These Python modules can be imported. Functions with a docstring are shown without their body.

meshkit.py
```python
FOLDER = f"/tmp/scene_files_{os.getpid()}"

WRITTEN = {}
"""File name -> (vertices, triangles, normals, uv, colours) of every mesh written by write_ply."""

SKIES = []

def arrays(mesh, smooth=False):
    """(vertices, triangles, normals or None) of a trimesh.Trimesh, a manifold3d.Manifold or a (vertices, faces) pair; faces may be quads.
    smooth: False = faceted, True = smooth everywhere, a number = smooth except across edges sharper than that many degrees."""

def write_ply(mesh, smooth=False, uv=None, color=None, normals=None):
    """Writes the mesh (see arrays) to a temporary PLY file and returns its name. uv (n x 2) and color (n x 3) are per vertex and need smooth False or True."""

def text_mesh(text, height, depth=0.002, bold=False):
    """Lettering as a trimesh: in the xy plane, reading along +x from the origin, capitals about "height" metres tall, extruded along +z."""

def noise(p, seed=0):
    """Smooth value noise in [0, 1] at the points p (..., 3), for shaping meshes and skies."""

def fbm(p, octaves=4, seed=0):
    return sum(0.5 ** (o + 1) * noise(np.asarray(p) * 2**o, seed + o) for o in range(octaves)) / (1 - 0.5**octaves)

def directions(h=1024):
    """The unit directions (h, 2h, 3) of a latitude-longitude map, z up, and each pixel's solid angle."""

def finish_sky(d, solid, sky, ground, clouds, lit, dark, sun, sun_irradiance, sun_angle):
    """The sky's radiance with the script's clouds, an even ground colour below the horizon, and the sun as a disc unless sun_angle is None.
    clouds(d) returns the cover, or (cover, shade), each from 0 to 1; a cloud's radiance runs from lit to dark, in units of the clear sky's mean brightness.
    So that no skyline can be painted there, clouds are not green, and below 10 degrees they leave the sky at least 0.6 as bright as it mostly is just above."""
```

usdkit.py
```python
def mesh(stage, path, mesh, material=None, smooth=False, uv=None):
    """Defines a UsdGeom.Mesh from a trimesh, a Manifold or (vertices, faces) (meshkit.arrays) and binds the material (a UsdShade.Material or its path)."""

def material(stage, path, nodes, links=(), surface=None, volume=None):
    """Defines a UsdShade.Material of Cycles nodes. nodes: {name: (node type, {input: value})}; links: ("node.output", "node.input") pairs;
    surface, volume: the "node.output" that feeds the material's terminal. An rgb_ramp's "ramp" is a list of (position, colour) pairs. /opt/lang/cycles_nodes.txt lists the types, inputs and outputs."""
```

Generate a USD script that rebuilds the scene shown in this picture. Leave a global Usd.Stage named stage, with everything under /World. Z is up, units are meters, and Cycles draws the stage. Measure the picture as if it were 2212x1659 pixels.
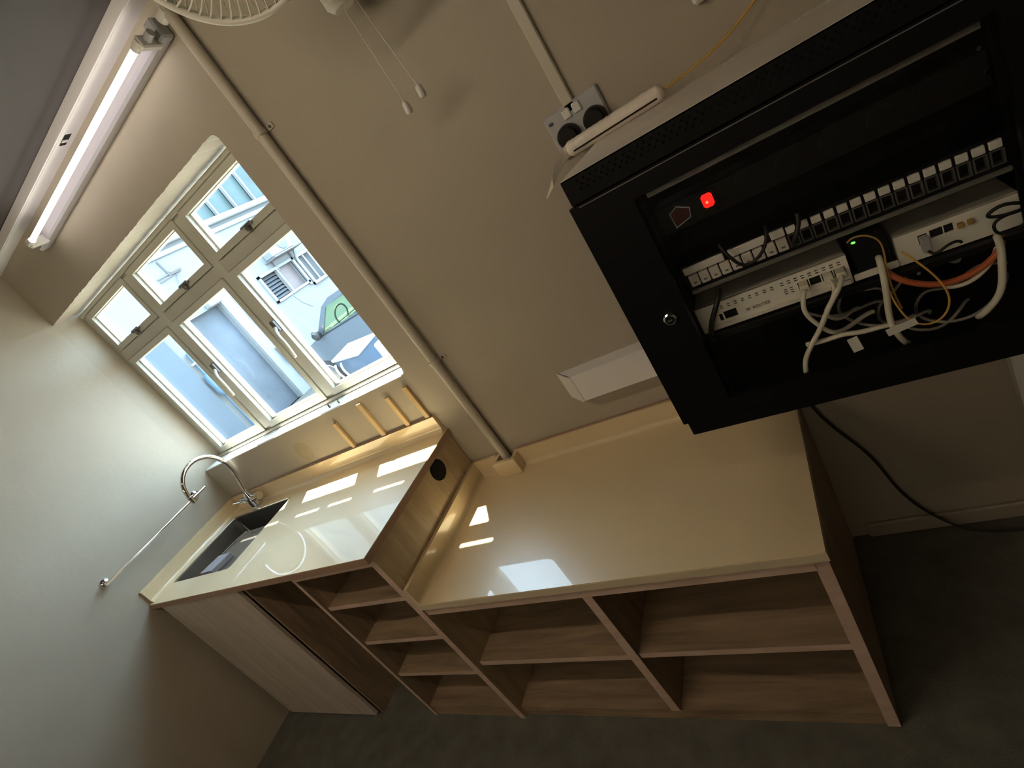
import math, random
import numpy as np, trimesh, manifold3d, meshkit, usdkit
from shapely.geometry import Polygon, Point, box as sbox
from shapely import affinity
from pxr import Usd, UsdGeom, UsdLux, UsdShade, Gf, Sdf

stage = Usd.Stage.CreateInMemory()
UsdGeom.SetStageUpAxis(stage, 'Z')
UsdGeom.Xform.Define(stage, '/World')
stage.SetDefaultPrim(stage.GetPrimAtPath('/World'))
rng = random.Random(7)


def lin(r, g, b, k=1.0):
    f = lambda c: ((c / 255 + .055) / 1.055) ** 2.4 if c > 10 else c / 255 / 12.92
    return (f(r) * k, f(g) * k, f(b) * k)


# ------------------------------------------------------------------ camera, sky, sun, room and fill lamps
CAM = np.array([2.896144, -1.383064, 1.577169])
ROT = np.array([[0.7827991524466001, 0.3029328131885055, -0.543559746138897],
                [-0.31693384036411665, -0.5576316552347199, -0.7672026315858405],
                [-0.5355169724303206, 0.7728380475713421, -0.34050392723899503]])
cam = UsdGeom.Camera.Define(stage, '/World/camera')
cam.CreateHorizontalApertureAttr(36.0)
cam.CreateVerticalApertureAttr(36.0 * 1659 / 2212)
cam.CreateFocalLengthAttr(1125.54 / 2212 * 36.0)
cam.CreateClippingRangeAttr((0.02, 300.0))
m = Gf.Matrix4d(1)
for i, row in enumerate((ROT[0], -ROT[1], -ROT[2], CAM)):
    m.SetRow(i, Gf.Vec4d(*map(float, row), 1.0 if i == 3 else 0.0))
cam.AddTransformOp().Set(m)
EXPOSURE = 0.75
cam.CreateExposureAttr(EXPOSURE)

sky = UsdLux.DomeLight.Define(stage, '/World/sky')
sky.CreateColorAttr(Gf.Vec3f(0.66, 0.90, 1.13))
sky.CreateIntensityAttr(2.05)

SUN_DIR = np.array([0.6, -1.0, -2.6]); SUN_DIR /= np.linalg.norm(SUN_DIR)     # the way the sunlight travels
sun = UsdLux.DistantLight.Define(stage, '/World/sun')
sun.CreateAngleAttr(0.6)
sun.CreateIntensityAttr(9.0)
sun.CreateNormalizeAttr(True)
sun.CreateColorAttr(Gf.Vec3f(1.0, 0.93, 0.80))
zb = -SUN_DIR; xb = np.cross([0, 1, 0], zb); xb /= np.linalg.norm(xb); yb = np.cross(zb, xb)
m = Gf.Matrix4d(1)
for i, row in enumerate((xb, yb, zb)):
    m.SetRow(i, Gf.Vec4d(*map(float, row), 0.0))
sun.AddTransformOp().Set(m)
TUBE_STRENGTH = 4.4          # the lit tube over the window
FILL_TUBE_STRENGTH = 30.0    # tubes of the unseen ceiling battens added as fill

# ------------------------------------------------------------------ helpers
MAT = {}


def mat(name, nodes, links=(), surface='p.BSDF', volume=None):
    MAT[name] = usdkit.material(stage, '/World/Looks/' + name, nodes, links, surface, volume)
    return MAT[name]


def plain(name, color, rough=.5, bump=0.0, bscale=60, metallic=0.0, vary=0.0, vscale=4.0, spec=.5, **kw):
    nodes = {'p': ('principled_bsdf', dict(base_color=color, roughness=rough, metallic=metallic, specular_ior_level=spec, **kw))}
    links = []
    if bump or vary:
        nodes['c'] = ('texture_coordinate', {})
    if vary:
        nodes['n'] = ('noise_texture', dict(scale=vscale, detail=4.0))
        a = tuple(max(0, x * (1 - vary)) for x in color); b = tuple(min(1, x * (1 + vary)) for x in color)
        nodes['r'] = ('rgb_ramp', dict(ramp=[(0.25, a), (0.75, b)]))
        links += [('c.object', 'n.vector'), ('n.fac', 'r.fac'), ('r.color', 'p.base_color')]
    if bump:
        nodes['bn'] = ('noise_texture', dict(scale=bscale, detail=3.0))
        nodes['bu'] = ('bump', dict(strength=bump, distance=.002))
        links += [('c.object', 'bn.vector'), ('bn.fac', 'bu.height'), ('bu.normal', 'p.normal')]
    return mat(name, nodes, links)


def wood(name, dark, mid, light, scale, rough=.45):
    nodes = {'c': ('texture_coordinate', {}), 'mp': ('mapping', dict(scale=scale)),
             'n': ('noise_texture', dict(scale=1.0, detail=6.0, roughness=.62, distortion=.6)),
             'r': ('rgb_ramp', dict(ramp=[(.28, dark), (.5, mid), (.72, light)])),
             'bu': ('bump', dict(strength=.15, distance=.001)),
             'p': ('principled_bsdf', dict(roughness=rough))}
    return mat(name, nodes, [('c.object', 'mp.vector'), ('mp.vector', 'n.vector'), ('n.fac', 'r.fac'), ('r.color', 'p.base_color'), ('n.fac', 'bu.height'), ('bu.normal', 'p.normal')])


def emit(name, color, strength):
    return mat(name, {'e': ('emission', dict(color=color, strength=strength))}, surface='e.emission')


def pane(name, tint, ior=1.45, rough=.0):
    return mat(name, {'t': ('transparent_bsdf', dict(color=tint)), 'g': ('glossy_bsdf', dict(color=(1, 1, 1), roughness=rough)),
                      'f': ('fresnel', dict(IOR=ior)), 'b': ('geometry', {}), 'i': ('math', dict(math_type='subtract', value1=1.0)),
                      'x': ('math', dict(math_type='multiply')), 'm': ('mix_closure', {})},     # the back of each face only lets light through
               [('b.backfacing', 'i.value2'), ('i.value', 'x.value1'), ('f.fac', 'x.value2'), ('x.value', 'm.fac'), ('t.BSDF', 'm.closure1'), ('g.BSDF', 'm.closure2')], surface='m.closure')


taken = {}


def numbered(parent, name):
    n = taken.get((parent, name), 0); taken[(parent, name)] = n + 1
    return name if n == 0 else f'{name}_{n:03d}'


def setdata(prim, **kw):
    for k, v in kw.items():
        if v:
            prim.SetCustomDataByKey(k, v)


class Thing:
    def __init__(self, name, label=None, cat=None, loc=(0, 0, 0), group=None, kind=None):
        self.path = '/World/' + numbered('/World', name); self.loc = np.array(loc, float)
        x = UsdGeom.Xform.Define(stage, self.path); x.AddTranslateOp().Set(Gf.Vec3d(*map(float, loc)))
        setdata(x.GetPrim(), label=label, category=cat, group=group, kind=kind)

    def part(self, name, mesh, material, label=None, smooth=False, under=None, kind=None):
        base = under or self.path
        path = base + '/' + numbered(base, name)
        mesh = shifted(mesh, -self.loc)
        p = usdkit.mesh(stage, path, mesh, MAT[material], smooth=smooth)
        setdata(p.GetPrim(), label=label, kind=kind)
        return path

    def piece(self, part_path, name, mesh, material, label=None, smooth=False):
        return self.part(name, mesh, material, label, smooth, under=part_path)


def single(name, mesh, material, label, cat, group=None, smooth=False, kind=None):
    path = '/World/' + numbered('/World', name)
    p = usdkit.mesh(stage, path, mesh, MAT[material], smooth=smooth)
    setdata(p.GetPrim(), label=label, category=cat, group=group, kind=kind)
    return path


def struct(name, mesh, material, label=None, smooth=False):
    path = '/World/' + numbered('/World', name)
    p = usdkit.mesh(stage, path, mesh, MAT[material], smooth=smooth)
    setdata(p.GetPrim(), label=label, kind='structure')
    return path


def shifted(mesh, d):
    v, f, n = meshkit.arrays(mesh)
    return trimesh.Trimesh(v + np.asarray(d, float), f, process=False)


def bx(x0, x1, y0, y1, z0, z1, b=0.0):
    lo = np.array([min(x0, x1), min(y0, y1), min(z0, z1)]); hi = np.array([max(x0, x1), max(y0, y1), max(z0, z1)])
    if b <= 0:
        return trimesh.creation.box(bounds=[lo, hi])
    b = min(b, (hi - lo).min() * .45)
    pts = []
    for sx in (0, 1):
        for sy in (0, 1):
            for sz in (0, 1):
                c = np.where([sx, sy, sz], hi, lo); s = np.where([sx, sy, sz], -1, 1) * b
                pts += [c + s * [0, 1, 1], c + s * [1, 0, 1], c + s * [1, 1, 0]]
    return trimesh.convex.convex_hull(np.array(pts))


def cat(*ms):
    out = []
    for x in ms:
        v, f, n = meshkit.arrays(x); out.append(trimesh.Trimesh(v, f, process=False))
    return trimesh.util.concatenate(out)


def tube(pts, r, sides=10, caps=True):
    p = np.asarray(pts, float); n = len(p); r = np.broadcast_to(np.asarray(r, float), (n,))
    t = np.gradient(p, axis=0); t /= np.linalg.norm(t, axis=1, keepdims=True) + 1e-12
    a = np.cross(t[0], [0, 0, 1.0]) if abs(t[0][2]) < .9 else np.cross(t[0], [1.0, 0, 0])
    a /= np.linalg.norm(a); A = []
    for k in range(n):
        a = a - t[k] * a.dot(t[k]); a /= np.linalg.norm(a); A.append(a)
    A = np.array(A); B = np.cross(t, A); an = np.arange(sides) * 2 * np.pi / sides
    v = (p[:, None] + r[:, None, None] * (np.cos(an)[None, :, None] * A[:, None] + np.sin(an)[None, :, None] * B[:, None])).reshape(-1, 3)
    i, j = np.meshgrid(np.arange(n - 1), np.arange(sides), indexing='ij')
    q = np.stack([i * sides + j, i * sides + (j + 1) % sides, (i + 1) * sides + (j + 1) % sides, (i + 1) * sides + j], -1).reshape(-1, 4)
    f = np.vstack([q[:, [0, 1, 2]], q[:, [0, 2, 3]]])
    if caps:
        c0, c1 = len(v), len(v) + 1; v = np.vstack([v, p[0], p[-1]]); k = np.arange(sides); kk = (k + 1) % sides; e = (n - 1) * sides
        f = np.vstack([f, np.stack([np.full(sides, c0), kk, k], 1), np.stack([np.full(sides, c1), e + k, e + kk], 1)])
    return trimesh.Trimesh(v, f, process=False)


def curve(pts, n=40):
    from scipy.interpolate import CubicSpline
    p = np.asarray(pts, float); d = np.r_[0, np.cumsum(np.linalg.norm(np.diff(p, axis=0), axis=1))]
    return CubicSpline(d, p)(np.linspace(0, d[-1], n))


def cyl(p0, p1, r, sides=24):
    return tube([p0, p1], r, sides)


def lathe(p0, axis, prof, sides=28):
    """prof: (along, radius) pairs; closed to the axis at both ends."""
    axis = np.asarray(axis, float); axis /= np.linalg.norm(axis)
    pr = [(prof[0][0], 1e-5)] + list(prof) + [(prof[-1][0], 1e-5)]
    a = np.cross(axis, [0, 0, 1.0]) if abs(axis[2]) < .9 else np.cross(axis, [1.0, 0, 0]); a /= np.linalg.norm(a); b = np.cross(axis, a)
    an = np.arange(sides) * 2 * np.pi / sides
    v = np.array([np.asarray(p0) + axis * h + r * (np.cos(t) * a + np.sin(t) * b) for h, r in pr for t in an])
    i, j = np.meshgrid(np.arange(len(pr) - 1), np.arange(sides), indexing='ij')
    q = np.stack([i * sides + j, i * sides + (j + 1) % sides, (i + 1) * sides + (j + 1) % sides, (i + 1) * sides + j], -1).reshape(-1, 4)
    return trimesh.Trimesh(v, np.vstack([q[:, [0, 1, 2]], q[:, [0, 2, 3]]]), process=False)


def slab_xz(poly, y0, y1):
    """A polygon in (x, z) with thickness from y0 to y1."""
    if y0 > y1: y0, y1 = y1, y0
    ms = [trimesh.creation.extrude_polygon(g, y1 - y0, engine='earcut') for g in getattr(poly, 'geoms', [poly])]
    m_ = trimesh.util.concatenate(ms)
    m_.apply_transform(np.array([[1, 0, 0, 0], [0, 0, 1, y0], [0, 1, 0, 0], [0, 0, 0, 1.0]]))
    return m_


def slab_yz(poly, x0, x1):
    m_ = trimesh.creation.extrude_polygon(poly, x1 - x0, engine='earcut')
    m_.apply_transform(np.array([[0, 0, 1, x0], [1, 0, 0, 0], [0, 1, 0, 0], [0, 0, 0, 1.0]]))
    return m_


def ring(x0, x1, z0, z1, w, y0, y1):
    return slab_xz(sbox(x0, z0, x1, z1).difference(sbox(x0 + w, z0 + w, x1 - w, z1 - w)), y0, y1)


def hexa(c):
    """Eight corners: bottom ring then top ring."""
    return trimesh.convex.convex_hull(np.array(c, float))


def ray(u, v):
    return ROT.T @ np.array([(u - 1106) / 1125.54, (v - 829.5) / 1125.54, 1])


# ------------------------------------------------------------------ materials
WALLC = (0.40, 0.352, 0.278)


def wall_material(name, color, stain=False):
    nodes = {'c': ('geometry', {}), 'n': ('noise_texture', dict(scale=1.6, detail=5.0, roughness=.6)),
             'r': ('rgb_ramp', dict(ramp=[(.3, tuple(x * .93 for x in color)), (.7, tuple(min(1, x * 1.05) for x in color))])),
             'bn': ('noise_texture', dict(scale=45.0, detail=4.0)), 'bu': ('bump', dict(strength=.18, distance=.003)),
             'p': ('principled_bsdf', dict(roughness=.55, specular_ior_level=.35))}
    links = [('c.position', 'n.vector'), ('n.fac', 'r.fac'), ('c.position', 'bn.vector'), ('bn.fac', 'bu.height'), ('bu.normal', 'p.normal')]
    if stain:   # an old patch of filler below the window sill
        nodes.update({'d': ('vector_math', dict(math_type='distance', vector2=(0.775, 0.0, 1.045))),
                      'sn': ('noise_texture', dict(scale=18.0, detail=2.0)), 'sa': ('math', dict(math_type='multiply_add', value2=.02)),
                      'sr': ('rgb_ramp', dict(ramp=[(.062, (1, 1, 1)), (.066, (0, 0, 0))])),
                      'mx': ('mix_color', dict(b=(WALLC[0] * .86, WALLC[1] * .84, WALLC[2] * .70)))})
        links += [('c.position', 'd.vector1'), ('c.position', 'sn.vector'), ('sn.fac', 'sa.value1'), ('d.value', 'sa.value3'), ('sa.value', 'sr.fac'),
                  ('sr.color', 'mx.fac'), ('r.color', 'mx.a'), ('mx.result', 'p.base_color')]
    else:
        links += [('r.color', 'p.base_color')]
    return mat(name, nodes, links)


wall_material('wall_paint', WALLC)
wall_material('wall_paint_patched', WALLC, True)
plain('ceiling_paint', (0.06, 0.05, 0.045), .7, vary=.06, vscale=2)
plain('carpet', (0.13, 0.125, 0.105), .95, bump=.9, bscale=260, vary=.2, vscale=14, spec=.1)
plain('skirting_paint', (0.36, 0.31, 0.24), .5)
plain('frame_paint', (0.45, 0.44, 0.375), .38, bump=.06, bscale=30)
plain('bead_paint', (0.60, 0.59, 0.54), .4)
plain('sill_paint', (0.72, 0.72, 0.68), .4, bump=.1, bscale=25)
plain('pipe_paint', (0.52, 0.475, 0.39), .45, bump=.1, bscale=40)
plain('trunking_white', (0.78, 0.75, 0.74), .4)
plain('batten_white', (0.46, 0.43, 0.45), .4)
plain('white_plastic', (0.72, 0.70, 0.66), .35)
plain('grey_plastic', (0.42, 0.42, 0.44), .4)
plain('dark_plastic', (0.007, 0.007, 0.008), .4, spec=.2)
plain('black_paint', (0.0035, 0.0035, 0.0045), .45, spec=.2, bump=.05, bscale=200)
plain('rack_top_pale', (0.80, 0.74, 0.68), .3, vary=.1, vscale=6)  # far paler than the black sides of the rack
plain('hole_shadow_black', (0.004, 0.004, 0.004), .8)  # for holes, and for the contact shadow painted along the foam sleeve
plain('chrome', (0.80, 0.80, 0.82), .07, metallic=1.0)
plain('steel', (0.34, 0.34, 0.33), .28, metallic=1.0)
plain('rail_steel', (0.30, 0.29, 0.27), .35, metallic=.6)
plain('sink_steel', (0.30, 0.29, 0.28), .35, metallic=1.0)
plain('latch_metal', (0.12, 0.11, 0.10), .4, metallic=.6)
plain('worktop_cream', (0.68, 0.54, 0.33), .33, vary=.03, vscale=3, spec=.75, coat_weight=.62, coat_roughness=.03, coat_ior=1.5)
plain('edge_brown', (0.34, 0.215, 0.15), .35)
plain('edge_cream', (0.62, 0.52, 0.36), .3)
W = lambda d: tuple(x * d for x in (0.32, 0.225, 0.142))
wood('oak_along', W(.52), W(.9), W(1.25), (3.0, 26.0, 26.0))
wood('oak_upright', W(.52), W(.9), W(1.25), (26.0, 26.0, 3.0))
wood('oak_pale_upright', (0.38, 0.325, 0.275), (0.50, 0.43, 0.365), (0.60, 0.525, 0.455), (22.0, 22.0, 2.6), .4)
wood('oak_edge', (0.50, 0.355, 0.28), (0.58, 0.42, 0.335), (0.66, 0.49, 0.39), (9.0, 30.0, 30.0), .4)
wood('oak_end_lit', (0.36, 0.26, 0.155), (0.45, 0.34, 0.21), (0.52, 0.405, 0.265), (26.0, 26.0, 3.0))  # oak lightened and warmed for light bounced onto the sink end panel
wood('batten_pine', (0.50, 0.34, 0.16), (0.60, 0.43, 0.22), (0.66, 0.5, 0.28), (40.0, 40.0, 5.0), .5)
emit('tube_light', (1.0, 0.93, 0.88), TUBE_STRENGTH)
emit('fill_tube_light', (1.0, 0.83, 0.60), FILL_TUBE_STRENGTH)
emit('red_glow', (1.0, 0.012, 0.008), 1.1)
emit('red_spark', (1.0, 0.10, 0.05), 2.2)
emit('green_glow', (0.15, 1.0, 0.10), 1.2)
pane('window_glass', (0.95, 0.98, 0.98))
pane('door_glass', (0.97, 0.97, 0.96), 1.35)
plain('device_white', (0.87, 0.84, 0.77), .4)
plain('device_top', (0.4, 0.37, 0.32), .35)
plain('keystone_white', (0.7, 0.65, 0.6), .4)
plain('label_white', (0.78, 0.75, 0.71), .5)
plain('panel_black', (0.006, 0.006, 0.006), .45, spec=.2)
plain('port_grey', (0.10, 0.095, 0.09), .4)
plain('cable_white', (0.78, 0.74, 0.62), .45)
plain('cable_grey', (0.42, 0.39, 0.32), .5)
plain('cable_black', (0.010, 0.009, 0.008), .5)
plain('cable_yellow', (0.72, 0.42, 0.08), .4)
plain('cable_orange', (0.55, 0.13, 0.04), .45)
plain('cable_amber', (0.45, 0.27, 0.07), .45)
plain('print_grey', (0.16, 0.15, 0.14), .6)
plain('label_blue', (0.03, 0.04, 0.09), .4)
plain('red_reflection', (0.06, 0.004, 0.004), .3)  # dim red reflection put into the colour of the power inlet
plain('foam_white', (0.84, 0.76, 0.68), .75, bump=.5, bscale=90)
plain('sponge_grey', (0.30, 0.30, 0.33), .8, bump=.6, bscale=200)
plain('sponge_orange', (0.35, 0.10, 0.03), .8, bump=.6, bscale=200)
plain('fan_white', (0.72, 0.70, 0.62), .35)
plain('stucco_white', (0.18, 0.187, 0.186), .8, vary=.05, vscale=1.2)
plain('stucco_shaded', (0.075, 0.095, 0.115), .8, vary=.12, vscale=.8)  # stucco darkened and blued so the pier stands in shade
plain('fascia_white', (0.205, 0.21, 0.208), .6)
plain('far_glass', (0.05, 0.078, 0.076), .5, vary=.35, vscale=1.5)
plain('far_panel', (0.11, 0.12, 0.135), .5)
plain('far_panel_brown', (0.16, 0.125, 0.12), .5)
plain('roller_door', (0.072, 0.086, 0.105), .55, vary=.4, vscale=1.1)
plain('pipe_blue', (0.07, 0.13, 0.19), .4)
plain('ground_concrete', (0.105, 0.095, 0.08), .9, vary=.12, vscale=.9)
plain('bracket_dark', (0.13, 0.12, 0.12), .5)
plain('board_tan', (0.21, 0.145, 0.08), .7)
plain('car_silver', (0.13, 0.15, 0.175), .22, metallic=.4)
plain('car_black', (0.015, 0.017, 0.02), .4)
plain('car_seat', (0.05, 0.055, 0.06), .7)
pane('car_glass', (0.80, 0.88, 0.78), 1.4)
plain('bin_blue', (0.02, 0.055, 0.10), .45)
plain('bin_lid', (0.26, 0.28, 0.30), .4)

# ------------------------------------------------------------------ the room shell
LY = .063                                   # the left wall runs out of square
lx = lambda y: -LY * y
XR, YB, ZC = 4.5, -4.4, 2.462
struct('floor', bx(-.4, XR + .2, YB - .2, .17, -.12, 0), 'carpet')
SILL, HEAD, OPR = 1.163, 2.122, 1.576
op = sbox(0.0, SILL, OPR, HEAD)
r_ = .028
op = op.difference(sbox(OPR - r_, SILL, OPR, SILL + r_)).difference(sbox(OPR - r_, HEAD - r_, OPR, HEAD)).union(Point(OPR - r_, SILL + r_).buffer(r_)).union(Point(OPR - r_, HEAD - r_).buffer(r_))
ragged = [(-.0, HEAD - .004)] + [(x, HEAD + rng.uniform(.0, .0028)) for x in np.linspace(.03, OPR - .035, 90)] + [(OPR - .035, HEAD - .004)]
op = op.union(Polygon(ragged)).buffer(0)
struct('wall_back', slab_xz(sbox(-.4, -.1, XR + .2, 2.75).difference(op), 0, .17), 'wall_paint_patched')
struct('wall_left', hexa([(lx(0), 0, -.1), (lx(YB), YB, -.1), (-.35, YB, -.1), (-.35, 0, -.1), (lx(0), 0, 2.75), (lx(YB), YB, 2.75), (-.35, YB, 2.75), (-.35, 0, 2.75)]), 'wall_paint')
struct('wall_right', bx(XR, XR + .2, YB, 0, -.1, 2.75), 'wall_paint')
struct('wall_rear', bx(-.4, XR + .2, YB - .2, YB, -.1, 2.75), 'wall_paint')
zc = lambda x: 2.435 + .022 * x
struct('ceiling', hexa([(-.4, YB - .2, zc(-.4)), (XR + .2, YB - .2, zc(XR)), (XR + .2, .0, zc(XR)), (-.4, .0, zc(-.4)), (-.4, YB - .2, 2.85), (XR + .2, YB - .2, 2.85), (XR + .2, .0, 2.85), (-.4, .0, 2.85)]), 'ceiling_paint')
struct('baseboard_back', bx(2.745, XR, -.014, 0, 0, .055, .004), 'skirting_paint')

# the window: outer frame, two mullions, transom, three casements below three top-hung vents
w = Thing('window_1', 'cream steel window of three casements under three small vents', None, (0, .11, SILL), kind='structure')
FY0, FY1 = .118, .168
w.part('window_sill', bx(0, OPR - .004, .0, .118, SILL - .002, SILL + .006, .003), 'sill_paint', 'sunlit white painted inner sill')
w.part('outer_frame', slab_xz(sbox(.0, SILL + .004, OPR - .002, HEAD - .018).difference(sbox(.04, SILL + .035, OPR - .06, HEAD - .05)), FY0 + .005, FY1), 'frame_paint')
w.part('sill_rail', bx(.01, OPR - .01, .100, .135, SILL + .005, SILL + .022, .004), 'frame_paint')
w.part('head_strip', bx(.005, OPR - .01, .112, .150, HEAD - .032, HEAD - .012, .004), 'frame_paint')
XM = (.519, 1.033)
ZT = 1.848
for x in XM:
    w.part('mullion', bx(x - .026, x + .026, FY0 - .004, FY1, SILL + .03, HEAD - .04, .005), 'frame_paint')
w.part('transom', bx(.03, OPR - .05, FY0 - .002, FY1 - .002, ZT - .028, ZT + .028, .005), 'frame_paint')
GX = [(.086, .456), (.580, .972), (1.092, 1.478)]
for k, (a, b) in enumerate(GX):
    s = w.part('casement', ring(a - .034, b + .034, 1.222 - .034, 1.797 + .024, .028, FY0 - .008, FY1 - .01), 'frame_paint')
    w.piece(s, 'glazing_bead', ring(a - .007, b + .007, 1.222 - .007, 1.797 + .007, .009, FY0 + .012, FY1 - .012), 'bead_paint')
    w.piece(s, 'pane', bx(a - .004, b + .004, .148, .151, 1.218, 1.801), 'window_glass')
    t = w.part('vent', ring(a - .034, b + .034, 1.903 - .026, 2.060 + .028, .026, FY0 - .006, FY1 - .01), 'frame_paint')
    w.piece(t, 'glazing_bead', ring(a - .008, b + .008, 1.903 - .008, 2.060 + .008, .009, FY0 + .012, FY1 - .012), 'bead_paint')
    w.piece(t, 'pane', bx(a - .004, b + .004, .148, .151, 1.899, 2.064), 'window_glass')
    xc = (a + b) / 2 + .03
    w.piece(t, 'latch', cat(bx(xc - .034, xc + .034, FY0 - .022, FY0 - .006, 1.893, 1.906, .004), bx(xc - .009, xc + .009, FY0 - .024, FY0 - .004, 1.876, 1.896, .003),
                            cyl((xc, FY0 - .022, 1.879), (xc + .014, FY0 - .032, 1.869), .004, 10)), 'latch_metal', 'dark metal vent latch')
for x in (XM[0] + .050, XM[1] + .052):
    p = curve([(x - .012, .100, 1.555), (x - .010, .085, 1.54), (x + .000, .072, 1.515), (x + .004, .070, 1.48), (x - .002, .072, 1.445), (x - .012, .078, 1.415)], 24)
    h = w.part('handle', tube(p, np.linspace(.009, .0065, 24), 10), 'frame_paint', 'curved cockspur handle', smooth=True)
    w.piece(h, 'handle_plate', bx(x - .026, x - .002, .094, .116, 1.53, 1.585, .004), 'latch_metal')
for x in (1.085, 1.15):
    w.part('sill_hook', cat(cyl((x, .03, SILL), (x, .03, SILL + .02), .004, 8), cyl((x, .03, SILL + .018), (x + .015, .02, SILL + .024), .003, 8)), 'latch_metal')

# the white trunking along the ceiling, above the tube
zt = lambda x: zc(x) - .030
def slope_box(x0, x1, y0, y1, d0, d1):
    return hexa([(x, y, zc(x) + d) for x in (x0, x1) for y in (y0, y1) for d in (d0, d1)])
t = Thing('cable_trunking', 'long white plastic trunking along ceiling edge above the lit tube', 'trunking', (0, 0, zc(0)))
poly = slope_box(0.0, 3.2, -.058, 0, -.036, -.002)
t.part('channel', poly, 'trunking_white')
t.part('cover', slope_box(0.0, 3.2, -.0635, -.058, -.0335, -.002), 'trunking_white')
xh = 1.05
t.part('broken_knockout', cat(hexa([(x, y, zc(x) + d) for x in (xh - .030, xh + .035) for y in (-.046, -.022) for d in (-.0362, -.030)])), 'hole_shadow_black', 'small dark hole broken in the cover')
t.part('torn_flap', cat(hexa([(x, y, zc(x) + d) for x in (xh - .010, xh + .004) for y in (-.044, -.026) for d in (-.0385, -.0364)])), 'trunking_white')

# ------------------------------------------------------------------ fluorescent batten over the window
def zb_(x): return 2.309 + .030 * (x - .5)
f = Thing('fluorescent_batten', 'lit white fluorescent tube batten on the wall above the window', 'light fitting', (1.05, 0, 2.33))
f.part('body', hexa([(x, y, zb_(x) + d) for x in (.455, 1.655) for y, d in ((0, -.004), (0, .046), (-.038, .003), (-.038, .038), (-.03, -.004), (-.03, .046))]), 'batten_white')
T0, T1 = np.array([.563, -.092, 2.318]), np.array([1.628, -.092, 2.349])
ax = (T1 - T0) / np.linalg.norm(T1 - T0)
f.part('tube', tube([T0, T1], .0092, 20), 'tube_light', 'glowing white tube', smooth=40)
for P, s in ((T0, -1), (T1, 1)):
    e = f.part('lamp_holder', cat(cyl(P - ax * s * .004, P + ax * s * .03, .0125, 20), bx(P[0] + s * .012, P[0] + s * .034, -.10, -.03, P[2] - .018, P[2] + .016, .004)), 'white_plastic', smooth=30)
    f.piece(e, 'starter', cyl(P + np.array([s * .03, .02, .0]), P + np.array([s * .062, .02, .002]), .011, 16), 'grey_plastic', smooth=30)
f.part('end_cap', bx(1.648, 1.69, -.044, 0, zb_(1.66) - .006, zb_(1.66) + .05, .006), 'grey_plastic')
f.part('cable_gland', cat(cyl((1.705, -.024, 2.372), (1.74, -.024, 2.375), .016, 16), tube(curve([(1.74, -.024, 2.375), (1.752, -.022, 2.40), (1.745, -.016, 2.44), (1.74, -.012, zc(1.74))], 14), .006, 8)), 'white_plastic', smooth=30)

# three unseen battens added on the ceiling to fill the room with light
for k, (x, y) in enumerate(((1.7, -1.35), (1.1, -3.0), (2.6, -3.6))):
    f2 = Thing('fill_batten', ('unseen fill batten added on the ceiling above and left of the camera', 'unseen fill batten added on the ceiling behind the camera, toward the left wall', 'unseen fill batten added on the ceiling at the far end behind the camera')[k], 'light fitting', (x, y, zc(x)), group=None)
    f2.part('body', bx(x - .6, x + .6, y - .03, y + .03, zc(x) - .06, zc(x) - .012, .006), 'white_plastic')
    f2.part('tube', tube([(x - .56, y, zc(x) - .1), (x + .56, y, zc(x) - .1)], .0135, 16), 'fill_tube_light', smooth=40)
    for s in (-1, 1):
        f2.part('lamp_holder', bx(x + s * .565, x + s * .59, y - .016, y + .016, zc(x) - .118, zc(x) - .05, .004), 'white_plastic')

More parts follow.
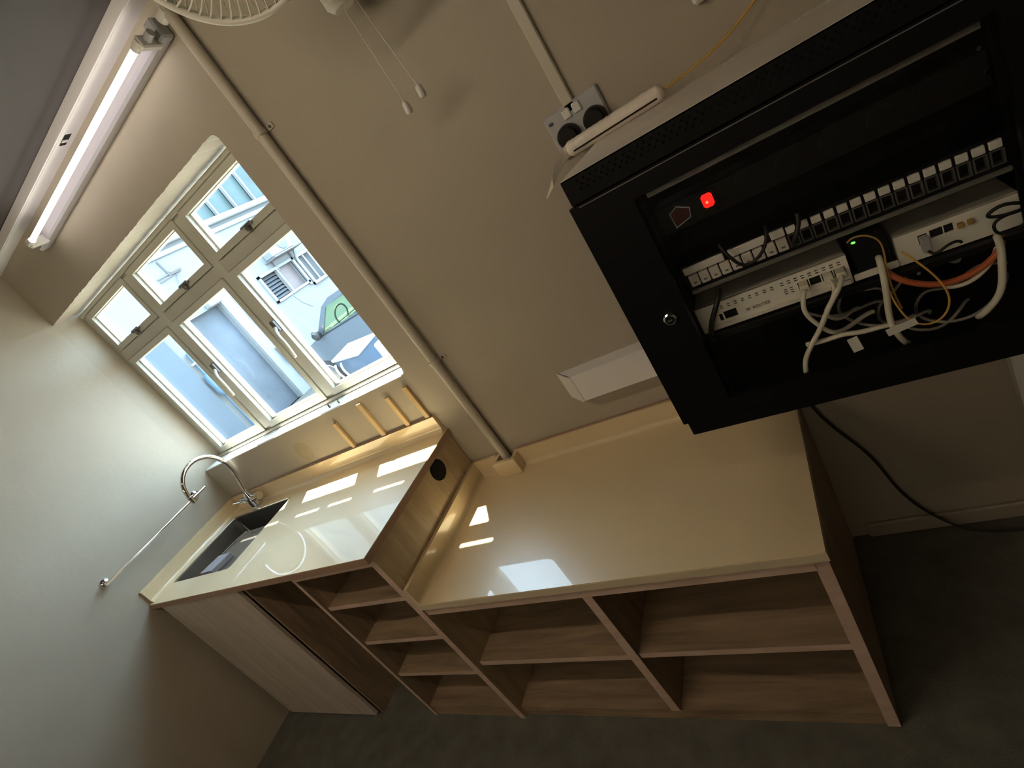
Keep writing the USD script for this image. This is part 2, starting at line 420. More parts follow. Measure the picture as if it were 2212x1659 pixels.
# ------------------------------------------------------------------ wall pipe, conduit, sockets, boxes
PX, PYY, PR = 1.738, -.021, .0165
p = Thing('wall_pipe', 'thin vertical pipe painted wall colour beside the window', 'pipe', (PX, PYY, .67))
p.part('pipe_length', cyl((PX, PYY, .668), (PX, PYY, zc(PX)), PR, 20), 'pipe_paint', smooth=40)
for z in (1.165, 2.02):
    c_ = p.part('saddle_clip', cat(cyl((PX, PYY, z - .008), (PX, PYY, z + .008), PR + .0035, 20), bx(PX + .012, PX + .042, -.005, -.0005, z - .008, z + .008, .001)), 'pipe_paint', smooth=40)
    p.piece(c_, 'screw', cyl((PX + .031, -.0095, z), (PX + .031, -.004, z), .0045, 10), 'latch_metal')

single('wall_conduit', bx(2.534, 2.562, -.013, 0, 1.575, zc(2.55), .003), 'pipe_paint', 'flat painted cable conduit running down the wall to the double socket', 'conduit')

s = Thing('double_socket', 'grey double wall socket with two black plugs above the rack', 'socket', (2.548, 0, 1.54))
s.part('plate', bx(2.474, 2.622, -.013, 0, 1.488, 1.598, .004), 'grey_plastic')
for x in (2.517, 2.590):
    pl = s.part('plug', lathe((x, -.012, 1.532), (0, -1, 0), [(0, .027), (.006, .029), (.026, .027), (.034, .022)]), 'dark_plastic', 'round black plug', smooth=35)
    s.piece(pl, 'plug_cable', tube(curve([(x, -.036, 1.512), (x + .001, -.034, 1.500), (x + .002, -.026, 1.492)], 10), .004, 8), 'cable_black', smooth=True)
for x in (2.534, 2.562):
    s.part('rocker', bx(x - .0105, x + .0105, -.018, -.012, 1.566, 1.590, .003), 'white_plastic', 'white rocker switch')
s.part('indicator_label', bx(2.483, 2.494, -.0142, -.0128, 1.574, 1.581), 'label_blue', 'small blue label')

b_ = Thing('wall_switch', 'white switch box at the top edge of the picture above the rack', 'switch', (2.91, 0, 1.65))
b_.part('box', bx(2.862, 2.955, -.028, 0, 1.603, 1.70, .006), 'white_plastic')
b_.part('rocker', bx(2.89, 2.928, -.034, -.027, 1.63, 1.675, .004), 'white_plastic')

d_ = Thing('wall_duct', 'white boxed duct fixed low on the wall under the rack', 'duct', (2.42, 0, .842))
bev = lambda x0, x1, o: hexa([(x0, 0, .843), (x1, 0, .843), (x0, 0, .941), (x1, 0, .941), (x0 + o, -.058, .843), (x1, -.058, .843), (x0 + o, -.058, .940), (x1, -.058, .940)])
d_.part('duct_body', bev(2.114, 2.72, .058), 'trunking_white')
d_.part('end_cap', hexa([(2.105, 0, .8425), (2.113, 0, .8425), (2.105, 0, .9415), (2.113, 0, .9415), (2.163, -.0585, .8425), (2.171, -.0585, .8425), (2.163, -.0585, .9405), (2.171, -.0585, .9405)]), 'white_plastic', 'sloping end cap')
d_.part('seam', tube([(2.111, -.002, .9415), (2.169, -.0575, .9408)], .0016, 6), 'print_grey')

single('fibre_cable', tube(curve([(2.755, -.070, 1.505), (2.821, -.05, 1.508), (2.884, -.04, 1.519), (2.926, -.03, 1.533), (2.965, -.025, 1.551), (3.01, -.02, 1.58), (3.08, -.02, 1.64)], 40), .0024, 8), 'cable_yellow', 'thin yellow fibre cable leaving the foam sleeve above the rack', 'cable', smooth=True)

# ------------------------------------------------------------------ wall fan (its lower edge hangs into the picture)
FC, FN, FR = np.array([2.2667, -.4035, 2.2271]), np.array([.2, -.9, -.4]), .202
FN = FN / np.linalg.norm(FN); FA = np.cross(FN, [0, 0, 1]); FA /= np.linalg.norm(FA); FB = np.cross(FN, FA)
fp = lambda rr, t, h: FC + rr * (math.cos(t) * FA + math.sin(t) * FB) + h * FN
fan = Thing('wall_fan', 'white wall fan with wire guard and two hanging pull cords', 'fan', (2.23, -.1, 2.05))
ang = np.linspace(0, 2 * np.pi, 73)
fan.part('guard_rim', cat(tube([fp(FR, t, .0) for t in ang], .0068, 8), tube([fp(FR - .002, t, -.012) for t in ang], .0045, 8)), 'fan_white', smooth=True)
def wires(h_in, sgn):
    ms = []
    for k in range(64):
        t0 = k * 2 * np.pi / 64
        ms.append(tube([fp(FR * (1 - q * .78), t0 + sgn * .42 * q, h_in * (1 - (1 - q) ** 2.2)) for q in np.linspace(0, 1, 8)], .0018, 4))
    return cat(*ms)
fan.part('front_wires', wires(.055, 1), 'fan_white', 'fine curved wires of the front guard', kind='stuff')
fan.part('rear_wires', wires(-.085, -1), 'fan_white', 'fine curved wires of the rear guard', kind='stuff')
fan.part('centre_badge', lathe(FC + FN * .05, FN, [(0, .046), (.008, .044), (.012, .03)]), 'fan_white', smooth=30)
for k in range(3):
    t0 = k * 2 * np.pi / 3 + .5
    pts = []
    for q, wd in ((.03, .25), (.09, .62), (.15, .60), (.172, .35)):
        pts += [(q, -wd / 2), (q, wd / 2)]
    v = np.array([fp(q, t0 + a, (.02 if a > 0 else -.02) * 1.0 + o) for o in (-.0015, .0015) for q, a in pts])
    ff = []
    for i in range(3):
        a, b, c, d = 2 * i, 2 * i + 1, 2 * i + 3, 2 * i + 2
        ff += [(a, b, c), (a, c, d), (a + 8, c + 8, b + 8), (a + 8, d + 8, c + 8)]
    fan.part('blade', trimesh.Trimesh(v, ff, process=False), 'fan_white', smooth=True)
fan.part('motor_housing', lathe(FC - FN * .20, FN, [(0, .035), (.02, .058), (.08, .066), (.125, .062), (.15, .03), (.2, .012)]), 'fan_white', smooth=40)
fan.part('arm', tube(curve([(2.215, -.09, 2.12), (2.225, -.14, 2.20), (2.235, -.19, 2.27), tuple(FC - FN * .16)], 16), .022, 14), 'fan_white', smooth=True)
fan.part('wall_base', cat(trimesh.convex.convex_hull(np.array([(2.222 + a * .040, -.08 + b * .035, z) for z, k_ in ((2.062, 1), (2.30, 1)) for a, b in [(math.cos(q), math.sin(q)) for q in np.linspace(0, 6.28, 17)]] + [(2.222 + a * .028, -.08 + b * .024, 2.047) for a, b in [(math.cos(q), math.sin(q)) for q in np.linspace(0, 6.28, 17)]])), bx(2.16, 2.29, -.05, -.0, 2.12, 2.34, .012)), 'fan_white', smooth=35)
for (x0, z0, x1, z1) in ((2.227, 2.060, 2.229, 1.812), (2.262, 2.060, 2.283, 1.820)):
    c_ = fan.part('pull_cord', tube([(x0, -.095, z0 + .01), ((x0 + x1) / 2, -.097, (z0 + z1) / 2), (x1, -.1, z1)], .0013, 6), 'fan_white')
    fan.piece(c_, 'cord_weight', lathe((x1, -.1, z1 + .004), (-.06, 0, -1), [(0, .004), (.006, .0085), (.024, .0095), (.03, .007)]), 'white_plastic', smooth=35)

# ------------------------------------------------------------------ sink unit
SX1, SD, SH, ST = 1.562, .606, .900, .026
u = Thing('sink_cabinet', 'tall oak sink cabinet with one door and three open shelves', 'cabinet', (.8, -.3, 0))
PT = .016
u.part('side_panel', bx(SX1 - .026, SX1, -SD + .012, -.003, 0, SH - ST), 'oak_end_lit', 'oak end panel with warm bounced light in its colour and a round cable grommet')
u.part('side_panel', bx(1.100, 1.116, -SD + .014, -.003, 0, SH - ST), 'oak_upright')
u.part('side_panel', bx(.030, .046, -SD + .04, -.003, 0, SH - ST), 'oak_upright')
u.part('side_panel', bx(.7645, .7805, -SD + .016, -.021, 0, SH - ST), 'oak_upright', 'upright panel beside the door')
u.part('back_panel', bx(.046, 1.100, -.02, -.006, .12, SH - ST), 'oak_upright')
u.part('back_panel', bx(1.116, SX1 - .026, -.02, -.006, .06, SH - ST), 'oak_along')
u.part('top_rail', bx(1.1165, SX1 - .0265, -SD + .010, -SD + .034, SH - ST - .033, SH - ST), 'oak_edge')
for z in (.676, .471, .268):
    u.part('shelf', cat(bx(1.1165, SX1 - .0265, -SD + .024, -.02, z - .013, z + .003)), 'oak_along')
    u.part('shelf_edge', bx(1.1165, SX1 - .0265, -SD + .0225, -SD + .0238, z - .0135, z + .0035), 'oak_edge', 'pale shelf edge band')
u.part('bottom_board', bx(1.1165, SX1 - .0265, -SD + .018, -.02, .036, .06), 'oak_along')
u.part('plinth', bx(1.1165, SX1 - .0265, -SD + .0175, -SD + .036, 0, .0355), 'oak_along')
u.part('door', bx(.092, .760, -SD - .004, -SD + .013, .014, SH - ST - .006, .002), 'oak_pale_upright', 'pale oak door')
u.part('hinge', bx(.735, .758, -SD + .013, -SD + .03, .10, .16, .003), 'steel')
u.part('door_edge', bx(1.0998, 1.1162, -SD + .0125, -SD + .0139, 0, SH - ST), 'oak_edge', 'pale edge band')
u.part('panel_edge', bx(SX1 - .026, SX1, -SD + .0105, -SD + .0119, 0, SH - ST), 'oak_edge', 'pale edge band')
g = lathe((SX1, -.166, .834), (1, 0, 0), [(0, .040), (.004, .040), (.0055, .036)], 32)
u.part('grommet', g, 'dark_plastic', 'round black cable grommet', smooth=30)

HX0, HX1, HY0, HY1 = .085, .600, -.505, -.105
hole = affinity.translate(sbox(HX0 + .02, HY0 + .02, HX1 - .02, HY1 - .02).buffer(.02), 0, 0)
top_poly = Polygon([(lx(-SD - .012), -SD - .012), (SX1 + .012, -SD - .012), (SX1 + .012, -.001), (lx(0), -.001)]).difference(hole)
top = trimesh.creation.extrude_polygon(top_poly, ST, engine='earcut'); top.apply_translation((0, 0, SH - ST))
wt = Thing('sink_worktop', 'glossy cream worktop with a cut-out sink under the window', 'worktop', (.8, -.3, SH - ST))
wt.part('slab', top, 'worktop_cream')
wt.part('edge_band', bx(lx(-SD), SX1 + .0125, -SD - .0135, -SD - .012, SH - ST - .0005, SH - .002), 'edge_brown', 'brown front edge band')
wt.part('edge_band', bx(SX1 + .012, SX1 + .0135, -SD - .0135, -.004, SH - ST - .0005, SH - .002), 'edge_brown', 'brown end edge band')
UH = .072
def upstand_prof(sgn, o, th=.016, r=.02):
    pts = [(o, SH), (o, SH + UH), (o + sgn * th, SH + UH)]
    for q in np.linspace(0, np.pi / 2, 7):
        pts.append((o + sgn * (th + r - r * math.cos(q)), SH + r - r * math.sin(q)))
    return Polygon(pts)
wt.part('upstand', slab_yz(upstand_prof(-1, -.001), .018, SX1 - .0), 'worktop_cream', 'coved upstand along the window wall')
m_ = slab_xz(upstand_prof(1, 0.0, .014), -SD, -.018)
v = m_.vertices.copy(); v[:, 0] += -LY * v[:, 1] + .001; m_.vertices = v
wt.part('upstand', m_, 'worktop_cream', 'coved upstand along the left wall')
wt.part('caulk_line', bx(.02, SX1 - .01, -.012, -.0005, SH + UH - .001, SH + UH + .003), 'edge_brown', 'brown gap line above the upstand')

def basin(x0, x1, y0, y1, z0, z1, tk=.0015, r=.03):
    outer = sbox(x0 + r, y0 + r, x1 - r, y1 - r).buffer(r)
    def pr(pl, a, b):
        e = trimesh.creation.extrude_polygon(pl, b - a, engine='earcut'); e.apply_translation((0, 0, a)); return e
    walls = pr(outer.difference(outer.buffer(-tk)), z0, z1)
    return cat(walls, pr(outer.buffer(-tk * .5), z0, z0 + tk))
sk = Thing('sink', 'dark stainless undermount sink with a deep bowl and a raised drainer', 'sink', (.34, -.3, SH - .2))
sk.part('bowl', basin(HX0 + .003, HX1 - .003, HY0 + .003, HY1 - .003, SH - .19, SH - .004), 'sink_steel', smooth=30)
lip = curve([(.228, -.499, SH - .030), (.236, -.470, SH - .030), (.258, -.411, SH - .030), (.273, -.342, SH - .030), (.290, -.271, SH - .030), (.322, -.225, SH - .030)], 22)
dp_ = Polygon([(x, y) for x, y, z in lip] + [(HX1 - .006, -.225), (HX1 - .006, -.499)])
dm = trimesh.creation.extrude_polygon(dp_, .004, engine='earcut'); dm.apply_translation((0, 0, SH - .034))
dn = sk.part('drainer', dm, 'sink_steel', 'flat drainer set into the sink')
sk.piece(dn, 'drainer_lip', tube(lip, .0045, 8), 'steel', 'bright curved lip', smooth=True)
sk.part('bowl_bridge', tube([(HX0 + .012, -.112, SH - .03), (.40, -.248, SH - .03), (HX1 - .008, -.248, SH - .03)], .004, 8), 'steel')
sk.part('rim', cat(bx(HX0 - .004, HX0 + .006, HY0, HY1, SH + .0, SH + .0022, .001), bx(HX0, HX1, HY1 - .006, HY1 + .004, SH, SH + .0022, .001)), 'steel')
sk.part('drain', lathe((.17, -.33, SH - .1885), (0, 0, 1), [(0.001, .042), (.005, .040), (.005, .03), (.003, .026)]), 'steel', smooth=30)

sp = Thing('sponge', 'grey and rust scouring sponge lying on the drainer of the sink', 'sponge', (.36, -.43, SH - .03))
def skew(x0, x1, y0, y1, z0, z1, k=.35):
    return hexa([(x + (y - y0) * k, y, z) for x in (x0, x1) for y in (y0, y1) for z in (z0, z1)])
sp.part('foam', skew(.292, .395, -.478, -.385, SH - .0295, SH - .008), 'sponge_grey')
sp.part('scourer', skew(.278, .2915, -.478, -.385, SH - .0295, SH - .010), 'sponge_orange', 'rust coloured scouring layer')

# swan neck mixer tap on the back rim of the worktop
TX, TY = .256, -.062
tp = Thing('mixer_tap', 'chrome swan neck mixer tap behind the sink', 'tap', (TX, TY, SH))
tp.part('body', lathe((TX, TY, SH), (0, 0, 1), [(0, .034), (.007, .034), (.010, .027), (.05, .026), (.062, .029), (.078, .022), (.095, .014)]), 'chrome', smooth=35)
arc = [(TX, TY + .004, SH + .085), (TX, TY + .022, SH + .16), (TX, TY + .037, SH + .235)]
cy, cz, cr = TY - .080, SH + .258, .117
for q in np.linspace(2, 180, 22):
    a = math.radians(q); arc.append((TX, cy + cr * math.cos(a) * 1.0, cz + cr * math.sin(a)))
tp.part('spout', tube(curve(arc, 60), .0105, 14), 'chrome', smooth=True)
tp.part('nozzle', cyl((TX, arc[-1][1], arc[-1][2] + .004), (TX, arc[-1][1] + .002, arc[-1][2] - .028), .0118, 16), 'chrome', smooth=40)
for sx in (-1, 1):
    h = tp.part('valve', cyl((TX + sx * .015, TY, SH + .045), (TX + sx * .062, TY, SH + .05), .019, 16), 'chrome', smooth=40)
    tp.piece(h, 'lever', cat(cyl((TX + sx * .06, TY, SH + .05), (TX + sx * .078, TY, SH + .052), .020, 16), cyl((TX + sx * .07, TY, SH + .052), (TX + sx * .085, TY - .045, SH + .075), .0055, 10)), 'chrome', smooth=40)

# towel rail on the left wall
r = Thing('towel_rail', 'thin chrome towel rail on the left wall beside the sink', 'towel rail', (.1, -.38, 1.11))
ra, rb = np.array([lx(-.675) + .052, -.675, 1.106]), np.array([lx(-.085) + .052, -.085, 1.118])
r.part('bar', tube([ra, rb], .0065, 14), 'chrome', smooth=40)
for y, z in ((-.655, 1.1065), (-.125, 1.117)):
    e = r.part('post', cyl((lx(y) - .001, y, z), (lx(y) + .05, y, z), .007, 14), 'chrome', smooth=40)
    r.piece(e, 'rosette', lathe((lx(y) - .001, y, z), (1, 0, 0), [(0, .021), (.005, .021), (.012, .016), (.016, .009)]), 'chrome', smooth=35)

# four tan wooden strips stuck upright on the wall under the sill
for k, (x, z1, wd, lab) in enumerate(((1.084, 1.110, .020, 'tan wooden strip under the sill, leftmost of four'), (1.279, 1.143, .023, 'tan wooden strip under the sill, second from left and reaching highest'),
                                  (1.427, 1.117, .021, 'tan wooden strip under the sill, second from right'), (1.536, 1.126, .022, 'tan wooden strip under the sill, nearest the worktop end'))):
    single('wooden_strip', bx(x - wd / 2, x + wd / 2, -.014, -.001, SH + UH + .004, z1, .001), 'batten_pine', lab, 'wooden strip', 'wooden strips under the window sill')

# ------------------------------------------------------------------ low bench with open shelves
BX0, BX1, BD, BH, BT = SX1 + .0005, 2.724, .596, .648, .024
BP = .028
lean = lambda z: -.028 * (BH - z) / BH
c = Thing('shelf_bench', 'low oak shelving bench with four open compartments', 'shelving', (2.14, -.3, 0))
zb0, zt0 = 0.0, BH - BT
c.part('side_panel', hexa([(BX1 - BP + lean(z) + dx_, y, z) for z in (zb0, zt0) for y in (-BD + .012, -.003) for dx_ in (0, BP)]), 'oak_upright', 'oak end panel at the rack side')
c.part('divider', bx(2.131, 2.131 + BP, -BD + .014, -.014, .05, zt0), 'oak_upright')
c.part('back_panel', bx(BX0 + .001, BX1 - BP - .03, -.016, -.004, .02, zt0), 'oak_along')
c.part('top_rail', bx(BX0 + .001, BX1 - BP - .001, -BD + .0070, -BD + .03, zt0 - .036, zt0), 'oak_edge')
for a, b, z in ((BX0 + .001, 2.131, .311), (2.131 + BP, BX1 - BP - .013, .318)):
    s_ = c.part('shelf', bx(a + .0005, b - .0005, -BD + .022, -.016, z - .018, z), 'oak_along')
    c.piece(s_, 'shelf_edge', bx(a + .0005, b - .0005, -BD + .0200, -BD + .0219, z - .0185, z + .0005), 'oak_edge')
c.part('bottom_board', bx(BX0 + .001, BX1 - BP - .0275, -BD + .016, -.016, .022, .046), 'oak_along')
c.part('plinth', bx(BX0 + .001, BX1 - BP - .029, -BD + .0155, -BD + .034, 0, .0215), 'oak_along')
c.part('panel_edge', bx(2.131, 2.131 + BP, -BD + .0120, -BD + .0139, .046, zt0 - .036), 'oak_edge')
c.part('panel_edge', hexa([(BX1 - BP + lean(z) + dx_, y, z) for z in (zb0, zt0) for y in (-BD + .0100, -BD + .0118) for dx_ in (0, BP)]), 'oak_edge')

bt = Thing('bench_worktop', 'glossy cream worktop on the low bench beside the sink unit', 'worktop', (2.14, -.3, zt0))
NX0, NX1, NY = 1.690, 1.792, -.062        # notch that boxes the pipe in
slab = Polygon([(BX0, -BD), (BX1 + .003, -BD), (BX1 + .003, -.001), (BX0, -.001)]).difference(sbox(NX0 + .016, NY + .016, NX1 - .016, .1))
ms = trimesh.creation.extrude_polygon(slab, BT, engine='earcut'); ms.apply_translation((0, 0, zt0))
bt.part('slab', ms, 'worktop_cream')
bt.part('edge_band', bx(BX0, BX1 + .004, -BD - .0015, -BD, zt0 - .0005, BH - .002), 'edge_cream', 'front edge band')
BU = BH + .072
def cove(o, sgn, th, z0, h, r=.016):
    pts = [(o, z0), (o, z0 + h), (o + sgn * th, z0 + h)]
    for q in np.linspace(0, np.pi / 2, 7):
        pts.append((o + sgn * (th + r - r * math.cos(q)), z0 + r - r * math.sin(q)))
    return Polygon(pts)
bt.part('upstand', slab_yz(cove(-.001, -1, .016, BH, .072), BX0 + .018, NX0), 'worktop_cream')
bt.part('upstand', slab_yz(cove(-.001, -1, .016, BH, .072), NX1, BX1), 'worktop_cream', 'coved upstand along the wall')
bt.part('upstand', slab_xz(cove(BX0 + .0005, 1, .017, BH, .072), -BD, -.002), 'worktop_cream', 'coved upstand against the sink cabinet end')
bt.part('pipe_boxing', cat(bx(NX0, NX1, NY, NY + .016, BH, BU - .004, .001), bx(NX0, NX0 + .016, NY + .016, -.001, BH, BU - .004), bx(NX1 - .016, NX1, NY + .016, -.001, BH, BU - .004)), 'worktop_cream', 'upstand boxed out around the pipe')
bt.part('caulk_line', bx(NX1, BX1 - .004, -.010, -.0005, BU - .0005, BU + .003), 'edge_brown')

# ------------------------------------------------------------------ network rack, hung slightly out of level
RO, RTH = np.array([2.582, -.45, 1.490]), -.031
RR = np.array([[math.cos(RTH), 0, -math.sin(RTH)], [0, 1, 0], [math.sin(RTH), 0, math.cos(RTH)]])
def rk(mesh):
    v, f, n = meshkit.arrays(mesh)
    return trimesh.Trimesh(v @ RR.T + RO, f, process=False)
RP = lambda pts: np.asarray(pts, float) @ RR.T + RO
RW, RHT, RDP = .69, .600, .448
k = Thing('network_rack', 'black wall mounted network cabinet with a smoked glass door', 'network cabinet', tuple(RO))
k.part('side_panel', rk(bx(0, .004, .004, RDP, -RHT, -.003)), 'black_paint')
k.part('side_panel', rk(bx(RW - .004, RW, .004, RDP, -RHT, -.003)), 'black_paint')
k.part('back_panel', rk(bx(.004, RW - .004, RDP - .004, RDP, -RHT + .004, -.003)), 'black_paint')
k.part('floor_panel', rk(bx(.004, RW - .004, .004, RDP - .004, -RHT, -RHT + .004)), 'black_paint')
slots = [sbox(x, RDP - .075, x + .012, RDP - .062) for x in (.235, .252, .269, .286, .300, .420, .438, .456, .474)]
tpoly = sbox(-.001, .0, RW + .001, RDP)
for q in slots: tpoly = tpoly.difference(q)
tm = trimesh.creation.extrude_polygon(tpoly, .003, engine='earcut'); tm.apply_translation((0, 0, -.003))
k.part('top_panel', rk(tm), 'rack_top_pale', 'pale grey top panel with dark slots')
k.part('top_liner', rk(bx(.004, RW - .004, .02, RDP - .004, -.007, -.004)), 'hole_shadow_black')
fas = sbox(0, -.046, RW, -.0005)
hol = [Point(.03 + i * .0125 + (.006 if j % 2 else 0), -.011 - j * .0075).buffer(.0024, 2) for i in range(int((RW - .06) / .0125)) for j in range(3)]
from shapely import union_all
k.part('vented_fascia', rk(cat(slab_xz(fas.difference(union_all(hol)), .0, .003), bx(.0, RW, .0035, .006, -.046, -.004))), 'black_paint', 'black fascia pierced with rows of small round holes')
k.part('bottom_rail', rk(bx(.0, RW, .0, .02, -RHT, -RHT + .034, .002)), 'black_paint')
GX0, GX1, GZ0, GZ1 = .106, .584, -.525, -.088
dr = slab_xz(sbox(-.007, -RHT + .037, RW + .004, -.049).difference(sbox(GX0, GZ0, GX1, GZ1).buffer(.004)), -.004, .012)
door = k.part('door', rk(dr), 'black_paint', 'black door frame')
k.piece(door, 'glass_pane', rk(bx(GX0 - .003, GX1 + .003, .003, .006, GZ0 - .003, GZ1 + .003)), 'door_glass', 'smoked glass pane')
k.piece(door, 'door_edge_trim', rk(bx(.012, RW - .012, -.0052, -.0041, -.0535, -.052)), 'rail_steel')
lk = k.part('lock', rk(lathe((.068, -.004, -.317), (0, -1, 0), [(0, .0125), (.006, .0125), (.008, .010)], 24)), 'chrome', 'round chrome lock', smooth=30)
k.piece(lk, 'keyway', rk(cat(lathe((.068, -.0125, -.317), (0, -1, 0), [(0, .0085), (.001, .008)], 20))), 'dark_plastic')
k.piece(lk, 'key_slot', rk(bx(.0635, .0725, -.0148, -.0132, -.3185, -.3155)), 'chrome')
for x in (.088, .602):
    rl = k.part('mounting_rail', rk(bx(x - .012, x + .012, .052, .056, -.58, -.03)), 'black_paint')
for x, z in ((.106, -.132), (.107, -.165), (.577, -.128), (.581, -.163), (.584, -.243)):
    k.part('rail_screw', rk(lathe((x, .049, z), (0, -1, 0), [(0, .0036), (.0025, .003)], 12)), 'chrome', smooth=30)

# added strip at the rack top, standing in for a light streak in the glass
single('streak_strip', rk(bx(.114, .582, .043, .048, -.104, -.094, .001)), 'rail_steel', 'thin grey steel strip added inside the rack as a light streak in its glass', 'added strip')

# power strip with a lit red switch
ps = Thing('power_strip', 'black rack power strip with a glowing red switch', 'power strip', tuple(RP([(.35, .06, -.155)])[0]))
ps.part('case', rk(bx(.112, .588, .056, .11, -.186, -.132, .003)), 'panel_black')
sw = ps.part('red_switch', rk(bx(.1915, .2105, .046, .0558, -.168, -.143, .004)), 'red_glow', 'glowing red rocker switch')
ps.piece(sw, 'switch_spark', rk(trimesh.creation.icosphere(2, .0024).apply_translation((.1995, .0452, -.157))), 'red_spark')
ps.piece(sw, 'switch_bezel', rk(ring(.186, .216, -.1735, -.138, .005, .050, .0558)), 'dark_plastic')
pent = Polygon([(.134, -.149), (.150, -.141), (.170, -.153), (.166, -.170), (.136, -.178)])
so = ps.part('inlet_socket', rk(slab_xz(pent.difference(pent.buffer(-.0012)), .050, .0558)), 'grey_plastic', 'five sided power inlet')
ps.piece(so, 'inlet_core', rk(slab_xz(pent.buffer(-.0014), .053, .0557)), 'red_reflection')
for x in (.265, .33, .395, .46, .525):
    ps.part('outlet', rk(lathe((x, .0558, -.158), (0, -1, 0), [(0, .019), (.003, .019), (.003, .016)], 20)), 'dark_plastic', smooth=30)

# patch panel
pp = Thing('patch_bay', 'patch panel of twenty four ports with white labels in the rack', 'patch panel', tuple(RP([(.35, .06, -.28)])[0]))
px0, px1 = .116, .586
pit = (px1 - px0) / 24
pl = sbox(px0 - .006, -.3125, px1 + .006, -.2545)
for i in range(24):
    pl = pl.difference(sbox(px0 + i * pit + .0022, -.2965, px0 + (i + 1) * pit - .0022, -.2745))
pp.part('face_plate', rk(cat(slab_xz(pl, .058, .064), bx(px0, px1, .0655, .10, -.30, -.272))), 'panel_black')
pp.part('lower_lip', rk(bx(px0 - .004, px1 + .004, .050, .0575, -.3125, -.3045, .002)), 'rail_steel', 'grey lower lip with small printed marks')
for i in range(24):
    x0 = px0 + i * pit
    if i < 9:
        po = pp.part('port', rk(bx(x0 + .0012, x0 + pit - .0012, .050, .0645, -.2975, -.2735, .0015)), 'keystone_white', 'white port cover')
        pp.piece(po, 'port_notch', rk(bx(x0 + .007, x0 + pit - .0065, .0494, .0502, -.2915, -.2885)), 'print_grey')
    else:
        pp.part('port', rk(ring(x0 + .0012, x0 + pit - .0012, -.2975, -.2735, .0022, .053, .0645)), 'port_grey', 'open black port')
        pp.part('port_label', rk(bx(x0 + .0022, x0 + pit - .0022, .0525, .0578, -.2722, -.2590, .001)), 'label_white', 'white port label')
for a, b in ((px0 - .003, px0 + 4 * pit - .006), (px0 + 4 * pit + .003, px0 + 7 * pit + .008), (px0 + 7 * pit + .016, px0 + 9 * pit - .0005)):
    pp.part('label_strip', rk(bx(a, b, .0525, .0578, -.2715, -.2565, .001)), 'label_white', 'long white label strip')

# router, media converter and second white box on the shelf
single('rack_shelf', rk(cat(bx(.094, .600, .040, .30, -.4095, -.4065), bx(.094, .600, .039, .0415, -.416, -.4065))), 'black_paint', 'thin black shelf carrying the white boxes inside the rack', 'shelf')
ro = Thing('router', 'long white vented router with three cables at its front in the rack', 'router', tuple(RP([(.23, .06, -.38)])[0]))
rp_ = sbox(.100, -.404, .364, -.349)
vents = []
for i in range(8):
    for zz in (-.3585, -.3630): vents.append(sbox(.146 + i * .0132, zz - .0011, .1515 + i * .0132, zz + .0011))
for i in range(9):
    for zz in (-.3575, -.3620): vents.append(sbox(.256 + i * .0115, zz - .0011, .2615 + i * .0115, zz + .0011))
for i in range(2):
    for zz in (-.372, -.3765, -.381): vents.append(sbox(.258 + i * .0105, zz - .0010, .2635 + i * .0105, zz + .0010))
ports = [sbox(.282 + i * .0195, -.3825, .2995 + i * .0195, -.3675) for i in range(4)]
q1, q2 = sbox(.1475, -.3885, .1715, -.3720), sbox(.138, -.3890, .1445, -.3740)
ro.part('front_face', rk(slab_xz(rp_.difference(union_all(vents + ports + [q1, q2])), .058, .0605)), 'device_white', 'white perforated front')
ro.part('inner_dark', rk(bx(.102, .362, .0635, .066, -.402, -.351)), 'hole_shadow_black')
ro.part('case', rk(cat(bx(.100, .364, .0665, .215, -.404, -.3485, .002), bx(.100, .364, .0605, .0665, -.3505, -.349), bx(.100, .364, .0605, .0665, -.404, -.4025), bx(.100, .1015, .0605, .0665, -.4025, -.3505), bx(.3625, .364, .0605, .0665, -.4025, -.3505))), 'device_top')
ro.part('lower_lip', rk(bx(.100, .362, .0545, .0578, -.404, -.3935, .0015)), 'device_white')
tx = meshkit.text_mesh('W  ROUTER', .0058, .0006)
tv = np.array(tx.vertices); tx = trimesh.Trimesh(np.c_[.187 + tv[:, 0], .0575 - tv[:, 2], -.3865 + tv[:, 1]], tx.faces, process=False)
ro.part('print', rk(tx), 'print_grey', 'grey printed name')
for i in (0, 2, 3):
    ro.part('plug', rk(bx(.2835 + i * .0195, .298 + i * .0195, .040, .061, -.3815, -.3685, .001)), 'cable_white', 'clear network plug')

on_ = Thing('media_converter', 'small black box with a green light between two white boxes', 'media converter', tuple(RP([(.4, .06, -.36)])[0]))
on_.part('case', rk(bx(.372, .426, .066, .17, -.404, -.327, .003)), 'dark_plastic')
on_.part('status_light', rk(trimesh.creation.icosphere(2, .0022).apply_scale((1.6, .8, 1)).apply_translation((.3805, .0655, -.336))), 'green_glow', 'green status light')
on_.part('bracket', rk(bx(.366, .432, .052, .058, -.402, -.389, .002)), 'device_white', 'white lower bracket')

